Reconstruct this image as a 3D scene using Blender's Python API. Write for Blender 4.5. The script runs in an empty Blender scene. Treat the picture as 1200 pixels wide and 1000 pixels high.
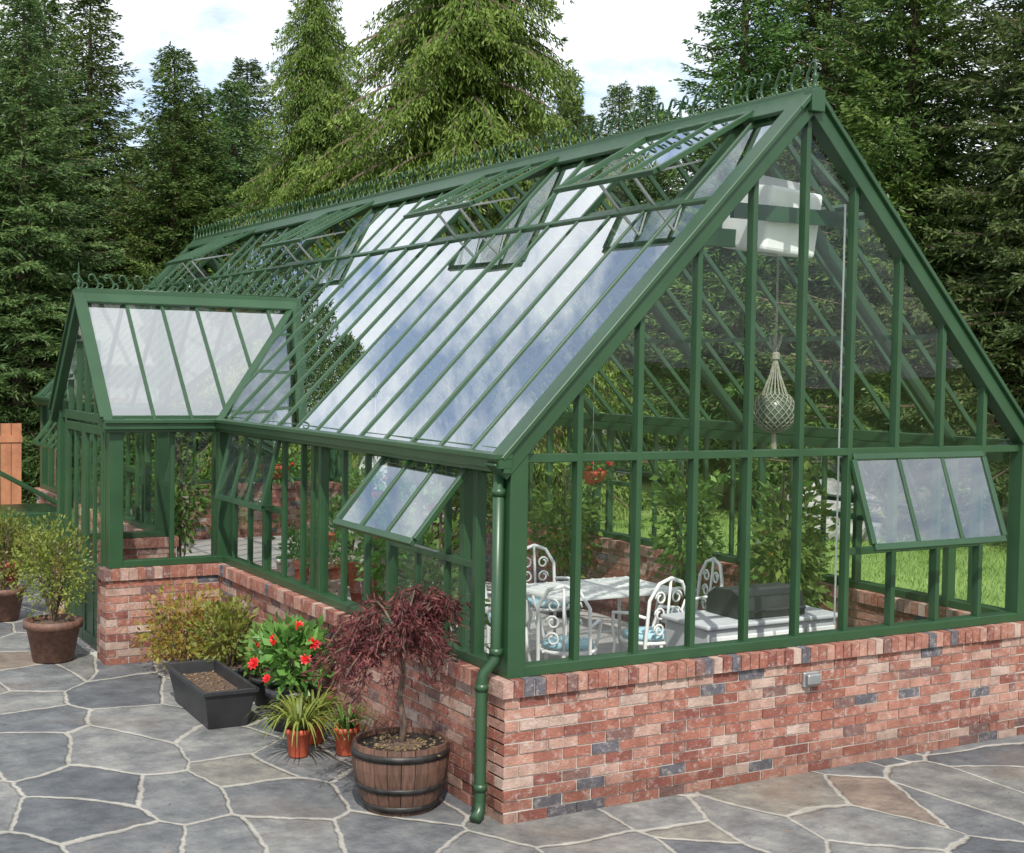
import bpy, math, random
import numpy as np
from mathutils import Vector as V, Matrix
random.seed(7); rng=np.random.default_rng(11)
scene=bpy.context.scene
scene.view_settings.view_transform='Standard'; scene.view_settings.look='None'; scene.view_settings.exposure=0
col=scene.collection
# ------------------------------------------------------------------ helpers
def empty(name,loc=(0,0,0)):
    o=bpy.data.objects.new(name,None); o.location=loc; o.empty_display_size=.2; col.objects.link(o); return o
def link(name,me,parent=None):
    o=bpy.data.objects.new(name,me); col.objects.link(o)
    if parent: o.parent=parent
    return o
class MB:
    def __init__(s): s.v=[]; s.f=[]
    def add(s,vs,fs):
        n=len(s.v); s.v+= [tuple(x) for x in vs]; s.f+=[tuple(i+n for i in f) for f in fs]
    def box(s,x0,x1,y0,y1,z0,z1):
        s.add([(x0,y0,z0),(x1,y0,z0),(x1,y1,z0),(x0,y1,z0),(x0,y0,z1),(x1,y0,z1),(x1,y1,z1),(x0,y1,z1)],
              [(0,3,2,1),(4,5,6,7),(0,1,5,4),(1,2,6,5),(2,3,7,6),(3,0,4,7)])
    def bar(s,a,b,w,h,up=(0,0,1)):
        a=V(a);b=V(b);d=(b-a)
        if d.length<1e-5: return
        d.normalize(); sd=d.cross(V(up))
        if sd.length<1e-4: sd=d.cross(V((1,0,0)))
        sd.normalize();u=sd.cross(d); sd=sd*w/2;u=u*h/2
        s.add([a-sd-u,a+sd-u,a+sd+u,a-sd+u,b-sd-u,b+sd-u,b+sd+u,b-sd+u],
              [(0,3,2,1),(4,5,6,7),(0,1,5,4),(1,2,6,5),(2,3,7,6),(3,0,4,7)])
    def tube(s,pts,rad,n=6,caps=True):
        pts=[V(p) for p in pts]; m=len(pts)
        if not hasattr(rad,'__len__'): rad=[rad]*m
        vs=[];fs=[]
        prev=None
        for i,p in enumerate(pts):
            d=(pts[min(i+1,m-1)]-pts[max(i-1,0)]); 
            if d.length<1e-7: d=V((0,0,1))
            d.normalize()
            if prev is None:
                a=d.orthogonal().normalized()
            else:
                a=(prev-d*prev.dot(d)); a=a.normalized() if a.length>1e-5 else d.orthogonal().normalized()
            prev=a; b=d.cross(a)
            for k in range(n):
                t=2*math.pi*k/n; vs.append(p+(a*math.cos(t)+b*math.sin(t))*rad[i])
        for i in range(m-1):
            for k in range(n):
                k2=(k+1)%n; fs.append((i*n+k,i*n+k2,(i+1)*n+k2,(i+1)*n+k))
        if caps: fs.append(tuple(range(n-1,-1,-1))); fs.append(tuple((m-1)*n+k for k in range(n)))
        s.add(vs,fs)
    def lathe(s,prof,c=(0,0,0),n=32,close=True):
        vs=[];fs=[];m=len(prof)
        for r,z in prof:
            for k in range(n):
                t=2*math.pi*k/n; vs.append((c[0]+r*math.cos(t),c[1]+r*math.sin(t),c[2]+z))
        for i in range(m-1):
            for k in range(n):
                k2=(k+1)%n; fs.append((i*n+k,i*n+k2,(i+1)*n+k2,(i+1)*n+k))
        if close: fs.append(tuple(range(n-1,-1,-1))); fs.append(tuple((m-1)*n+k for k in range(n)))
        s.add(vs,fs)
    def build(s,name,mat,parent=None,smooth=False,bevel=0):
        me=bpy.data.meshes.new(name); me.from_pydata(s.v,[],s.f); me.materials.append(mat)
        if smooth:
            me.polygons.foreach_set('use_smooth',[True]*len(me.polygons))
        me.update(); o=link(name,me,parent)
        if bevel:
            b=o.modifiers.new('bevel','BEVEL'); b.width=bevel; b.segments=1 if bevel<.01 else 3; b.limit_method='ANGLE'
        return o
def quadmesh(name,parts,mats):
    A=np.concatenate([p[0].reshape(-1,3) for p in parts]); nq=len(A)//4
    me=bpy.data.meshes.new(name); me.vertices.add(len(A)); me.vertices.foreach_set('co',A.astype(np.float32).ravel())
    me.loops.add(nq*4); me.loops.foreach_set('vertex_index',np.arange(nq*4,dtype=np.int32))
    me.polygons.add(nq); me.polygons.foreach_set('loop_start',np.arange(0,nq*4,4,dtype=np.int32))
    mi=np.concatenate([np.full(len(p[0]),p[1],dtype=np.int32) for p in parts])
    for m in mats: me.materials.append(m)
    me.polygons.foreach_set('material_index',mi)
    me.update(calc_edges=True); me.validate(); return me
def nrm(a): return a/np.maximum(np.linalg.norm(a,axis=-1,keepdims=True),1e-9)
def leaves(C,D,L,W):
    N=len(C); D=nrm(D); R=nrm(rng.normal(size=(N,3))); S=nrm(np.cross(D,R))
    L=np.broadcast_to(L,(N,))[:,None]; W=np.broadcast_to(W,(N,))[:,None]
    mid=C+D*L*.45+nrm(np.cross(S,D))*L*.06
    return np.stack([C,mid+S*W/2,C+D*L,mid-S*W/2],axis=1)
# ------------------------------------------------------------------ materials
def newmat(name):
    m=bpy.data.materials.new(name); m.use_nodes=True; nt=m.node_tree
    b=nt.nodes['Principled BSDF']; return m,nt,b
def node(nt,t,**k):
    n=nt.nodes.new(t)
    for a,v in k.items(): setattr(n,a,v)
    return n
def ramp(nt,stops,interp='LINEAR'):
    r=nt.nodes.new('ShaderNodeValToRGB'); r.color_ramp.interpolation=interp
    e=r.color_ramp.elements
    while len(e)<len(stops): e.new(.5)
    for i,(p,c) in enumerate(stops):
        e[i].position=p; e[i].color=(c[0],c[1],c[2],1)
    return r
def noise(nt,scale,detail=4,coord='Object',rough=.55):
    tc=node(nt,'ShaderNodeTexCoord'); n=node(nt,'ShaderNodeTexNoise'); n.inputs['Scale'].default_value=scale; n.inputs['Detail'].default_value=detail
    n.inputs['Roughness'].default_value=rough
    nt.links.new(tc.outputs[coord],n.inputs['Vector']); return n
def bump(nt,b,h,strength=.3,dist=.01):
    bp=node(nt,'ShaderNodeBump'); bp.inputs['Strength'].default_value=strength; bp.inputs['Distance'].default_value=dist
    nt.links.new(h,bp.inputs['Height']); nt.links.new(bp.outputs[0],b.inputs['Normal']); return bp
def simple(name,c1,c2=None,rough=.5,scale=6,metal=0,bmp=0.1,bscale=None):
    m,nt,b=newmat(name); c2=c2 or tuple(x*.75 for x in c1)
    n=noise(nt,scale,6); r=ramp(nt,[(.35,c2),(.65,c1)]); nt.links.new(n.outputs['Fac'],r.inputs[0]); nt.links.new(r.outputs[0],b.inputs['Base Color'])
    b.inputs['Roughness'].default_value=rough; b.inputs['Metallic'].default_value=metal
    if bmp:
        n2=noise(nt,bscale or scale*8,4); bump(nt,b,n2.outputs['Fac'],bmp,.005)
    return m
def foliage(name,dark,mid,light,transl=.25,nscale=1.2,rough=.55,vary=.12):
    m,nt,b=newmat(name)
    g=node(nt,'ShaderNodeNewGeometry'); n=noise(nt,nscale,3)
    ad=node(nt,'ShaderNodeMath',operation='MULTIPLY_ADD'); ad.inputs[1].default_value=.45
    nt.links.new(g.outputs['Random Per Island'],ad.inputs[0]); 
    sc=node(nt,'ShaderNodeMath',operation='MULTIPLY_ADD'); sc.inputs[1].default_value=1.3; sc.inputs[2].default_value=-.36
    nt.links.new(n.outputs['Fac'],sc.inputs[0]); nt.links.new(sc.outputs[0],ad.inputs[2])
    r=ramp(nt,[(.1,dark),(.5,mid),(.95,light)]); nt.links.new(ad.outputs[0],r.inputs[0])
    oi=node(nt,'ShaderNodeObjectInfo'); hs=node(nt,'ShaderNodeHueSaturation')
    mr=node(nt,'ShaderNodeMapRange'); mr.inputs['To Min'].default_value=.5-vary*.2; mr.inputs['To Max'].default_value=.5+vary*.2
    mr2=node(nt,'ShaderNodeMapRange'); mr2.inputs['To Min'].default_value=1-vary*2; mr2.inputs['To Max'].default_value=1+vary*2
    nt.links.new(oi.outputs['Random'],mr.inputs[0]); nt.links.new(oi.outputs['Random'],mr2.inputs[0])
    nt.links.new(mr.outputs[0],hs.inputs['Hue']); nt.links.new(mr2.outputs[0],hs.inputs['Value']); nt.links.new(r.outputs[0],hs.inputs['Color'])
    nt.links.new(hs.outputs[0],b.inputs['Base Color']); b.inputs['Roughness'].default_value=rough
    b.inputs['Specular IOR Level'].default_value=.3
    t=node(nt,'ShaderNodeBsdfTranslucent'); nt.links.new(hs.outputs[0],t.inputs[0])
    mx=node(nt,'ShaderNodeMixShader'); mx.inputs[0].default_value=transl
    nt.links.new(b.outputs[0],mx.inputs[1]); nt.links.new(t.outputs[0],mx.inputs[2]); nt.links.new(mx.outputs[0],nt.nodes['Material Output'].inputs[0])
    return m
def glassmat(name,base,power,tint=(.93,.97,.95),rough=0.0):
    m=bpy.data.materials.new(name); m.use_nodes=True; nt=m.node_tree; nt.nodes.remove(nt.nodes['Principled BSDF'])
    lw=node(nt,'ShaderNodeLayerWeight'); lw.inputs['Blend'].default_value=.5
    p=node(nt,'ShaderNodeMath',operation='POWER'); p.inputs[1].default_value=power; nt.links.new(lw.outputs['Facing'],p.inputs[0])
    a=node(nt,'ShaderNodeMath',operation='MULTIPLY_ADD'); a.inputs[1].default_value=1-base; a.inputs[2].default_value=base; a.use_clamp=True
    nt.links.new(p.outputs[0],a.inputs[0])
    tr=node(nt,'ShaderNodeBsdfTransparent'); tr.inputs[0].default_value=(*tint,1)
    gl=node(nt,'ShaderNodeBsdfGlossy'); gl.inputs['Roughness'].default_value=rough; gl.inputs[0].default_value=(.95,.98,1,1)
    mx=node(nt,'ShaderNodeMixShader'); nt.links.new(a.outputs[0],mx.inputs[0]); nt.links.new(tr.outputs[0],mx.inputs[1]); nt.links.new(gl.outputs[0],mx.inputs[2])
    nt.links.new(mx.outputs[0],nt.nodes['Material Output'].inputs[0]); return m

M_green=simple('green_paint',(.024,.068,.028),(.018,.054,.022),.36,3,0,.05,40)
M_glass=glassmat('wall_glass',.03,5,(.97,.99,.98))
M_roof=glassmat('roof_glass',.36,2.1,(.96,.985,.975))
M_vent=glassmat('vent_glass',.22,2.5,(.95,.98,.97))
M_roofb=glassmat('back_roof_glass',.02,6,(.98,.99,.985))
M_white=simple('white_metal',(.82,.82,.8),(.74,.74,.72),.4,5)
M_grey=simple('grey_plastic',(.5,.51,.52),(.42,.43,.44),.5,4)
M_black=simple('black_plastic',(.03,.03,.032),(.018,.018,.02),.45,5)
M_terra=simple('terracotta',(.5,.1,.045),(.4,.075,.035),.6,6)
M_redpot=simple('red_glaze',(.3,.015,.02),None,.2,4)
M_soil=simple('soil',(.14,.09,.06),(.04,.025,.02),.95,40,0,1,60)
M_bark=simple('bark',(.15,.10,.07),(.07,.05,.04),.9,14,0,.8,40)
M_rope=simple('rope',(.30,.30,.23),(.18,.18,.13),.9,40)
M_blue=simple('cushion_fabric',(.4,.6,.65),(.3,.5,.58),.8,12)
M_red=simple('red_petals',(.65,.01,.012),(.45,.006,.008),.5,8)
M_tom=simple('tomato_skin',(.5,.12,.02),(.2,.25,.04),.3,3)
M_wood=simple('orange_cedar_wood',(.42,.18,.09),(.30,.12,.06),.7,6)
M_rock=simple('rock',(.38,.37,.35),(.2,.2,.19),.9,4,0,.8,12)
M_metal=simple('galvanised_metal',(.35,.36,.36),(.28,.29,.29),.4,10,.6)
M_mortar=simple('mortar',(.46,.42,.37),(.36,.33,.29),.95,12,0,.6,90)
# brick
m,nt,b=newmat('brick'); M_brick=m
g=node(nt,'ShaderNodeNewGeometry')
r=ramp(nt,[(0,(.27,.098,.066)),(.16,(.32,.14,.10)),(.30,(.38,.195,.145)),(.44,(.21,.07,.052)),(.58,(.39,.24,.19)),(.70,(.28,.108,.076)),(.84,(.42,.30,.245)),(.90,(.10,.095,.11)),(.94,(.17,.09,.078))],'CONSTANT')
nt.links.new(g.outputs['Random Per Island'],r.inputs[0])
n=noise(nt,9,6,rough=.7); n2=noise(nt,70,5)
r2=ramp(nt,[(.3,(.55,.53,.53)),(.55,(1,1,1)),(.75,(1.25,1.3,1.35))]); nt.links.new(n.outputs['Fac'],r2.inputs[0])
mx=node(nt,'ShaderNodeMix',data_type='RGBA',blend_type='MULTIPLY'); mx.inputs[0].default_value=.9
nt.links.new(r.outputs[0],mx.inputs[6]); nt.links.new(r2.outputs[0],mx.inputs[7])
n3=noise(nt,25,6,rough=.7); r3=ramp(nt,[(.52,(0,0,0)),(.70,(1,1,1))]); nt.links.new(n3.outputs['Fac'],r3.inputs[0])
mx2=node(nt,'ShaderNodeMix',data_type='RGBA'); mx2.inputs[7].default_value=(.5,.43,.38,1); 
ml=node(nt,'ShaderNodeMath',operation='MULTIPLY'); ml.inputs[1].default_value=.6; nt.links.new(r3.outputs[0],ml.inputs[0]); nt.links.new(ml.outputs[0],mx2.inputs[0])
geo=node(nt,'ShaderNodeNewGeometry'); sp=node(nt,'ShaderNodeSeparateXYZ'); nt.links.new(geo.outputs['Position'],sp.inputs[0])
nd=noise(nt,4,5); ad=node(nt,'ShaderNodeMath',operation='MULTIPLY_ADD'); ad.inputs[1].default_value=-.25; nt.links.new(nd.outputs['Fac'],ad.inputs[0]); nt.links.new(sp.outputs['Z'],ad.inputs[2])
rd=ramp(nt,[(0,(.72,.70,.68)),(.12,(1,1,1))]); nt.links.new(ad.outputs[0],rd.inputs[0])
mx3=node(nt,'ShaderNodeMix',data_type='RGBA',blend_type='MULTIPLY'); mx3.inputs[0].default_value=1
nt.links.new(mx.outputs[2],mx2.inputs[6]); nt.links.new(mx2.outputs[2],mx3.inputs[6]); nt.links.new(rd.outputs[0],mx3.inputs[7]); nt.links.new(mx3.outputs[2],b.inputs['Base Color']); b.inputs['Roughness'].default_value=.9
bump(nt,b,n2.outputs['Fac'],.9,.008)
# flagstone
def flagstone(name,scale,mort=(.35,.335,.30)):
    m,nt,b=newmat(name)
    tc=node(nt,'ShaderNodeTexCoord'); mp=node(nt,'ShaderNodeMapping'); mp.inputs['Rotation'].default_value=(0,0,.75); mp.inputs['Scale'].default_value=(1,.66,1)
    nt.links.new(tc.outputs['Object'],mp.inputs[0])
    nz=node(nt,'ShaderNodeTexNoise'); nz.inputs['Scale'].default_value=.8; nz.inputs['Detail'].default_value=1; nt.links.new(mp.outputs[0],nz.inputs['Vector'])
    sb=node(nt,'ShaderNodeVectorMath',operation='MULTIPLY_ADD'); sb.inputs[1].default_value=(.5,.5,0); nt.links.new(nz.outputs['Color'],sb.inputs[0]); nt.links.new(mp.outputs[0],sb.inputs[2])
    nzb=node(nt,'ShaderNodeTexNoise'); nzb.inputs['Scale'].default_value=9; nzb.inputs['Detail'].default_value=6; nt.links.new(tc.outputs['Object'],nzb.inputs['Vector'])
    sb2=node(nt,'ShaderNodeVectorMath',operation='MULTIPLY_ADD'); sb2.inputs[1].default_value=(.045,.045,0); nt.links.new(nzb.outputs['Color'],sb2.inputs[0]); nt.links.new(sb.outputs[0],sb2.inputs[2])
    ve=node(nt,'ShaderNodeTexVoronoi',feature='DISTANCE_TO_EDGE',voronoi_dimensions='2D'); vc=node(nt,'ShaderNodeTexVoronoi',feature='F1',voronoi_dimensions='2D')
    for v in (ve,vc):
        v.inputs['Scale'].default_value=scale; nt.links.new(sb2.outputs[0],v.inputs['Vector'])
    nj=node(nt,'ShaderNodeTexNoise'); nj.inputs['Scale'].default_value=2.2; nt.links.new(tc.outputs['Object'],nj.inputs['Vector'])
    jm=node(nt,'ShaderNodeMath',operation='MULTIPLY_ADD'); jm.inputs[1].default_value=-.035; nt.links.new(nj.outputs['Fac'],jm.inputs[0]); nt.links.new(ve.outputs['Distance'],jm.inputs[2])
    jo=node(nt,'ShaderNodeMath',operation='ADD'); jo.inputs[1].default_value=.017; nt.links.new(jm.outputs[0],jo.inputs[0])
    edge=ramp(nt,[(.016,(0,0,0)),(.028,(1,1,1))]); nt.links.new(jo.outputs[0],edge.inputs[0])
    sx=node(nt,'ShaderNodeSeparateColor'); nt.links.new(vc.outputs['Color'],sx.inputs[0])
    cr=ramp(nt,[(0,(.108,.115,.123)),(.18,(.142,.147,.15)),(.36,(.12,.125,.13)),(.52,(.168,.17,.167)),(.66,(.085,.092,.10)),(.80,(.145,.145,.138)),(.91,(.17,.135,.11)),(.95,(.175,.168,.148))],'CONSTANT')
    nt.links.new(sx.outputs[0],cr.inputs[0])
    n1=node(nt,'ShaderNodeTexNoise'); n1.inputs['Scale'].default_value=3.6; n1.inputs['Detail'].default_value=10; n1.inputs['Roughness'].default_value=.72; nt.links.new(tc.outputs['Object'],n1.inputs['Vector'])
    r1=ramp(nt,[(.28,(.45,.46,.49)),(.5,(1,1,1)),(.72,(1.75,1.68,1.55))]); nt.links.new(n1.outputs['Fac'],r1.inputs[0])
    mx=node(nt,'ShaderNodeMix',data_type='RGBA',blend_type='MULTIPLY'); mx.inputs[0].default_value=1; nt.links.new(cr.outputs[0],mx.inputs[6]); nt.links.new(r1.outputs[0],mx.inputs[7])
    n4=node(nt,'ShaderNodeTexNoise'); n4.inputs['Scale'].default_value=.8; n4.inputs['Detail'].default_value=8; nt.links.new(tc.outputs['Object'],n4.inputs['Vector'])
    r4=ramp(nt,[(.58,(0,0,0)),(.74,(.5,.5,.5))]); nt.links.new(n4.outputs['Fac'],r4.inputs[0])
    mr=node(nt,'ShaderNodeMix',data_type='RGBA'); mr.inputs[7].default_value=(.20,.14,.10,1); nt.links.new(r4.outputs[0],mr.inputs[0]); nt.links.new(mx.outputs[2],mr.inputs[6])
    mo_=node(nt,'ShaderNodeMix',data_type='RGBA',blend_type='MULTIPLY'); mo_.inputs[0].default_value=.8; mo_.inputs[6].default_value=(*mort,1)
    rm=ramp(nt,[(.3,(.6,.58,.55)),(.65,(1.15,1.15,1.12))]); nt.links.new(n1.outputs['Fac'],rm.inputs[0]); nt.links.new(rm.outputs[0],mo_.inputs[7])
    mm=node(nt,'ShaderNodeMix',data_type='RGBA'); nt.links.new(mo_.outputs[2],mm.inputs[6]); nt.links.new(edge.outputs[0],mm.inputs[0]); nt.links.new(mr.outputs[2],mm.inputs[7])
    nt.links.new(mm.outputs[2],b.inputs['Base Color'])
    rr=node(nt,'ShaderNodeMapRange'); rr.inputs['To Min'].default_value=.38; rr.inputs['To Max'].default_value=.8; nt.links.new(n1.outputs['Fac'],rr.inputs[0]); nt.links.new(rr.outputs[0],b.inputs['Roughness'])
    ed2=ramp(nt,[(.010,(0,0,0)),(.04,(1,1,1))]); nt.links.new(jo.outputs[0],ed2.inputs[0])
    n5=node(nt,'ShaderNodeTexNoise'); n5.inputs['Scale'].default_value=11; n5.inputs['Detail'].default_value=9; n5.inputs['Roughness'].default_value=.68; nt.links.new(tc.outputs['Object'],n5.inputs['Vector'])
    hh=node(nt,'ShaderNodeMath',operation='MULTIPLY_ADD'); hh.inputs[1].default_value=1.3; nt.links.new(n5.outputs['Fac'],hh.inputs[0]); nt.links.new(ed2.outputs[0],hh.inputs[2])
    bump(nt,b,hh.outputs[0],.85,.016); return m
M_flag=flagstone('flagstone_slate',1.75)
M_floor=simple('concrete_floor',(.46,.44,.41),(.37,.35,.33),.9,3,0,.4,50)
m,nt,b=newmat('lawn'); M_lawn=m
n=noise(nt,.5,6); n2=noise(nt,30,6); r=ramp(nt,[(.3,(.14,.22,.05)),(.55,(.19,.29,.07)),(.75,(.26,.34,.10))]); nt.links.new(n.outputs['Fac'],r.inputs[0])
r2=ramp(nt,[(.3,(.6,.6,.6)),(.7,(1.3,1.3,1.2))]); nt.links.new(n2.outputs['Fac'],r2.inputs[0])
mx=node(nt,'ShaderNodeMix',data_type='RGBA',blend_type='MULTIPLY'); mx.inputs[0].default_value=1; nt.links.new(r.outputs[0],mx.inputs[6]); nt.links.new(r2.outputs[0],mx.inputs[7]); nt.links.new(mx.outputs[2],b.inputs['Base Color']); b.inputs['Roughness'].default_value=.95
bump(nt,b,n2.outputs['Fac'],.8,.03)
m,nt,b=newmat('barrel_wood'); M_barrel=m
g=node(nt,'ShaderNodeNewGeometry'); r=ramp(nt,[(0,(.08,.042,.028)),(.5,(.12,.062,.042)),(1,(.165,.085,.06))]); nt.links.new(g.outputs['Random Per Island'],r.inputs[0])
tc=node(nt,'ShaderNodeTexCoord'); mp=node(nt,'ShaderNodeMapping'); mp.inputs['Scale'].default_value=(40,40,3); nt.links.new(tc.outputs['Object'],mp.inputs[0]); n=node(nt,'ShaderNodeTexNoise'); n.inputs['Detail'].default_value=6; n.inputs['Scale'].default_value=1.5; nt.links.new(mp.outputs[0],n.inputs[0])
r2=ramp(nt,[(.3,(.6,.6,.6)),(.7,(1.3,1.3,1.3))]); nt.links.new(n.outputs['Fac'],r2.inputs[0])
mx=node(nt,'ShaderNodeMix',data_type='RGBA',blend_type='MULTIPLY'); mx.inputs[0].default_value=1; nt.links.new(r.outputs[0],mx.inputs[6]); nt.links.new(r2.outputs[0],mx.inputs[7]); nt.links.new(mx.outputs[2],b.inputs['Base Color']); b.inputs['Roughness'].default_value=.6
bump(nt,b,n.outputs['Fac'],.3,.004)

F_fir=foliage('fir_needles',(.030,.064,.018),(.084,.155,.036),(.18,.27,.06),.32,1.1)
F_spruce=foliage('spruce_needles',(.030,.062,.024),(.088,.150,.046),(.18,.26,.08),.32,1.1)
F_cedar=foliage('cedar_sprays',(.048,.076,.015),(.125,.175,.03),(.235,.285,.06),.35,1.0)
F_leaf=foliage('green_leaves',(.05,.11,.025),(.13,.24,.05),(.24,.37,.10),.35,6,.45)
F_lime=foliage('lime_leaves',(.08,.11,.02),(.19,.24,.045),(.34,.34,.09),.35,7,.45)
F_maple=foliage('maple_leaves',(.05,.018,.018),(.16,.052,.045),(.34,.14,.10),.35,8,.5)
F_autumn=foliage('yellow_red_leaves',(.13,.15,.025),(.30,.28,.05),(.45,.18,.06),.35,9,.5)
F_grass=foliage('grass_blades',(.09,.17,.03),(.16,.26,.055),(.25,.35,.09),.3,2,.6)
F_litter=foliage('dry_needles',(.10,.07,.04),(.2,.13,.07),(.3,.2,.1),.1,2,.8)
# ------------------------------------------------------------------ ground
def sheet(name,x0,x1,y0,y1,z,mat):
    me=bpy.data.meshes.new(name); me.from_pydata([(x0,y0,z),(x1,y0,z),(x1,y1,z),(x0,y1,z)],[],[(0,1,2,3)]); me.materials.append(mat); return link(name,me)
sheet('ground',-400,400,-400,400,0,M_lawn)
sheet('flagstone_patio',-14,5.4,-14,13.9,.004,M_flag)
# ------------------------------------------------------------------ greenhouse
GH=empty('greenhouse')
W=4.27; LY=13.12; B=.41; GB=W/10; ZB=.83; XM=W/2
EV=2.17; SL=1.03
def rz(x): return EV+SL*x if x<=XM else EV+SL*(W-x)
bk=MB(); mo=MB(); cap=MB()
RH=.0664; ROWS=11
def brickwall(axis,aE,aO,LE,LO,bE,bO,c0,c1):
    for r in range(ROWS):
        a,L,bb=(aE,LE,bE) if r%2==0 else (aO,LO,bO)
        p=a
        while p<bb-.02:
            q=min(p+L,bb)
            if bb-q<.03: q=bb
            j=random.uniform(-.0035,.0035); z0=r*RH+.005+random.uniform(-.001,.001); z1=(r+1)*RH-.005
            e=random.uniform(.003,.0065)
            if axis=='x': bk.box(p+e,q-e,c0+j,c1+j,z0,z1)
            else: bk.box(c0+j,c1+j,p+e,q-e,z0,z1)
            p=q; L=.2
    lo=min(aE,aO)+.008; hi=max(bE,bO)-.008
    if axis=='x': mo.box(lo,hi,c0+.008,c1-.008,0,ROWS*RH)
    else: mo.box(c0+.008,c1-.008,lo+.001,hi,0,ROWS*RH-.0015)
def capwall(axis,a,b_,c0,c1):
    n=max(1,round((b_-a)/.072)); w=(b_-a)/n
    for i in range(n):
        p=a+i*w+.0045; q=a+(i+1)*w-.0045; z0=ROWS*RH+.004; z1=ZB+random.uniform(-.003,.002); j=random.uniform(-.004,.004)
        if axis=='x': cap.box(p,q,c0+j,c1+j,z0,z1)
        else: cap.box(c0+j,c1+j,p,q,z0,z1)
    if axis=='x': mo.box(a+.01,b_-.01,c0+.014,c1-.014,ROWS*RH-.001,ZB-.008)
    else: mo.box(c0+.014,c1-.014,a+.01,b_-.01,ROWS*RH-.0005,ZB-.0085)
PY0,PY1,PX=5.15,7.15,-1.0; PYC=6.15; PZ=3.2; PSL=1.05
brickwall('x',-.1,.1,.1,.2,W+.1,W-.1,-.1,.1);     capwall('x',-.125,W+.125,-.125,.12)
brickwall('y',.1,-.1,.2,.1,PY0-.1,PY0-.1,-.1,.1); capwall('y',.122,PY0-.127,-.125,.12)
brickwall('x',PX-.1,PX-.1,.2,.1,.1,.1,PY0-.1,PY0+.1); capwall('x',PX-.125,.12,PY0-.125,PY0+.12)
brickwall('y',PY0+.1,PY0+.1,.1,.2,PY0+.2,PY0+.2,PX-.1,PX+.1)
brickwall('y',PY1-.2,PY1-.2,.1,.2,PY1-.1,PY1-.1,PX-.1,PX+.1)
brickwall('x',PX-.1,PX-.1,.2,.1,.1,.1,PY1-.1,PY1+.1); capwall('x',PX-.125,.12,PY1-.12,PY1+.125)
brickwall('y',PY1+.1,PY1+.1,.2,.1,LY-.1,LY-.1,-.1,.1); capwall('y',PY1+.127,LY-.122,-.125,.12)
brickwall('x',-.1,-.1,.2,.1,W+.1,W+.1,LY-.1,LY+.1); capwall('x',-.125,W+.125,LY-.12,LY+.125)
brickwall('y',.1,-.1,.2,.1,LY-.1,LY-.1,W-.1,W+.1); capwall('y',.122,LY-.122,W-.12,W+.125)
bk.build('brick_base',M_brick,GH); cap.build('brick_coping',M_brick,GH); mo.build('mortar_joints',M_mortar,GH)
fl=MB(); fl.box(.1,W-.1,.1,LY-.1,-.02,.012); fl.box(PX-.1,.1,PY0+.1,PY1-.1,-.02,.0115); fl.build('floor',M_floor,GH)

fr=MB(); gw=MB(); gr=MB(); gb=MB(); gv=MB()
def pane(mb,*p):
    p=[V(q) for q in p]; n=(p[1]-p[0]).cross(p[2]-p[0]).normalized()
    a,b2=random.uniform(-.004,.004),random.uniform(-.004,.004)
    k=[a+b2,a-b2,-a-b2,-a+b2] if len(p)==4 else [0]*len(p)
    mb.add([q+n*kk for q,kk in zip(p,k)],[tuple(range(len(p)))])
UX=(1,0,0); UY=(0,1,0); UZ=(0,0,1)
ZS=ZB+.06; ZT=2.09; ZM=1.42; XP=1.47
st=MB()
def vent(h0,h1,out,down,length,ang,n=3,glass=None,t=.03,stay=True):
    glass=glass or gv
    h0=V(h0);h1=V(h1);out=V(out).normalized();down=V(down).normalized()
    d=down*math.cos(ang)+out*math.sin(ang); nn=out*math.cos(ang)-down*math.sin(ang)
    h0=h0+out*.03;h1=h1+out*.03
    fr.bar(h0,h1,.045,.034,nn); fr.bar(h0+d*length,h1+d*length,.045,.036,nn)
    for i in range(n+1):
        p=h0.lerp(h1,i/n); w=t if 0<i<n else .04
        fr.bar(p+d*.02,p+d*(length-.02),w,.026 if 0<i<n else .036,nn)
    for i in range(n):
        p=h0.lerp(h1,i/n);q=h0.lerp(h1,(i+1)/n); pane(glass,p,q,q+d*length,p+d*length)
    if stay:
        for k in (.42,.58):
            a=h0.lerp(h1,k); st.bar(a+down*length*1.0-out*.05,a+d*length-nn*.015,.012,.012,out)
        st.bar(h0.lerp(h1,.38)+d*length-nn*.03,h0.lerp(h1,.62)+d*length-nn*.03,.02,.02,nn)
def longwall(X,sgn,vents,skip=None):
    out=(-sgn,0,0)
    nb=round(LY/B)
    segs=[(0,LY)] if not skip else [(0,skip[0]),(skip[1],LY)]
    for a,b_ in segs:
        fr.bar((X,a,ZB+.03),(X,b_,ZB+.03),.11,.06)
    fr.bar((X,0,2.105),(X,LY,2.105),.078,.085)
    for k in range(1,nb):
        y=k*B
        if skip and skip[0]-.1<y<skip[1]+.1: continue
        big=(k%3==1)
        fr.bar((X,y,ZS-.01),(X,y,2.07),.046 if big else .030,.072 if big else .045,UX)
    for (k0,ang) in vents:
        a,b_=k0*B,(k0+3)*B
        fr.bar((X,a,ZM),(X,b_,ZM),.056,.045)
        vent((X,a+.03,2.05),(X,b_-.03,2.05),out,(0,0,-1),.62,math.radians(ang))
    for k in range(nb):
        y0,y1=k*B,(k+1)*B
        if skip and y1>skip[0]+.05 and y0<skip[1]-.05: 
            continue
        isv=any(k0<=k<k0+3 for k0,_ in vents); zt=ZM if isv else 2.08
        pane(gw,(X,y0,ZB+.05),(X,y1,ZB+.05),(X,y1,zt),(X,y0,zt))
longwall(0,1,[(1,40),(9,14),(20,30),(26,35)],(PY0,PY1))
pane(gw,(0,12*B,ZB+.05),(0,PY0,ZB+.05),(0,PY0,2.08),(0,12*B,2.08))
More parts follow.
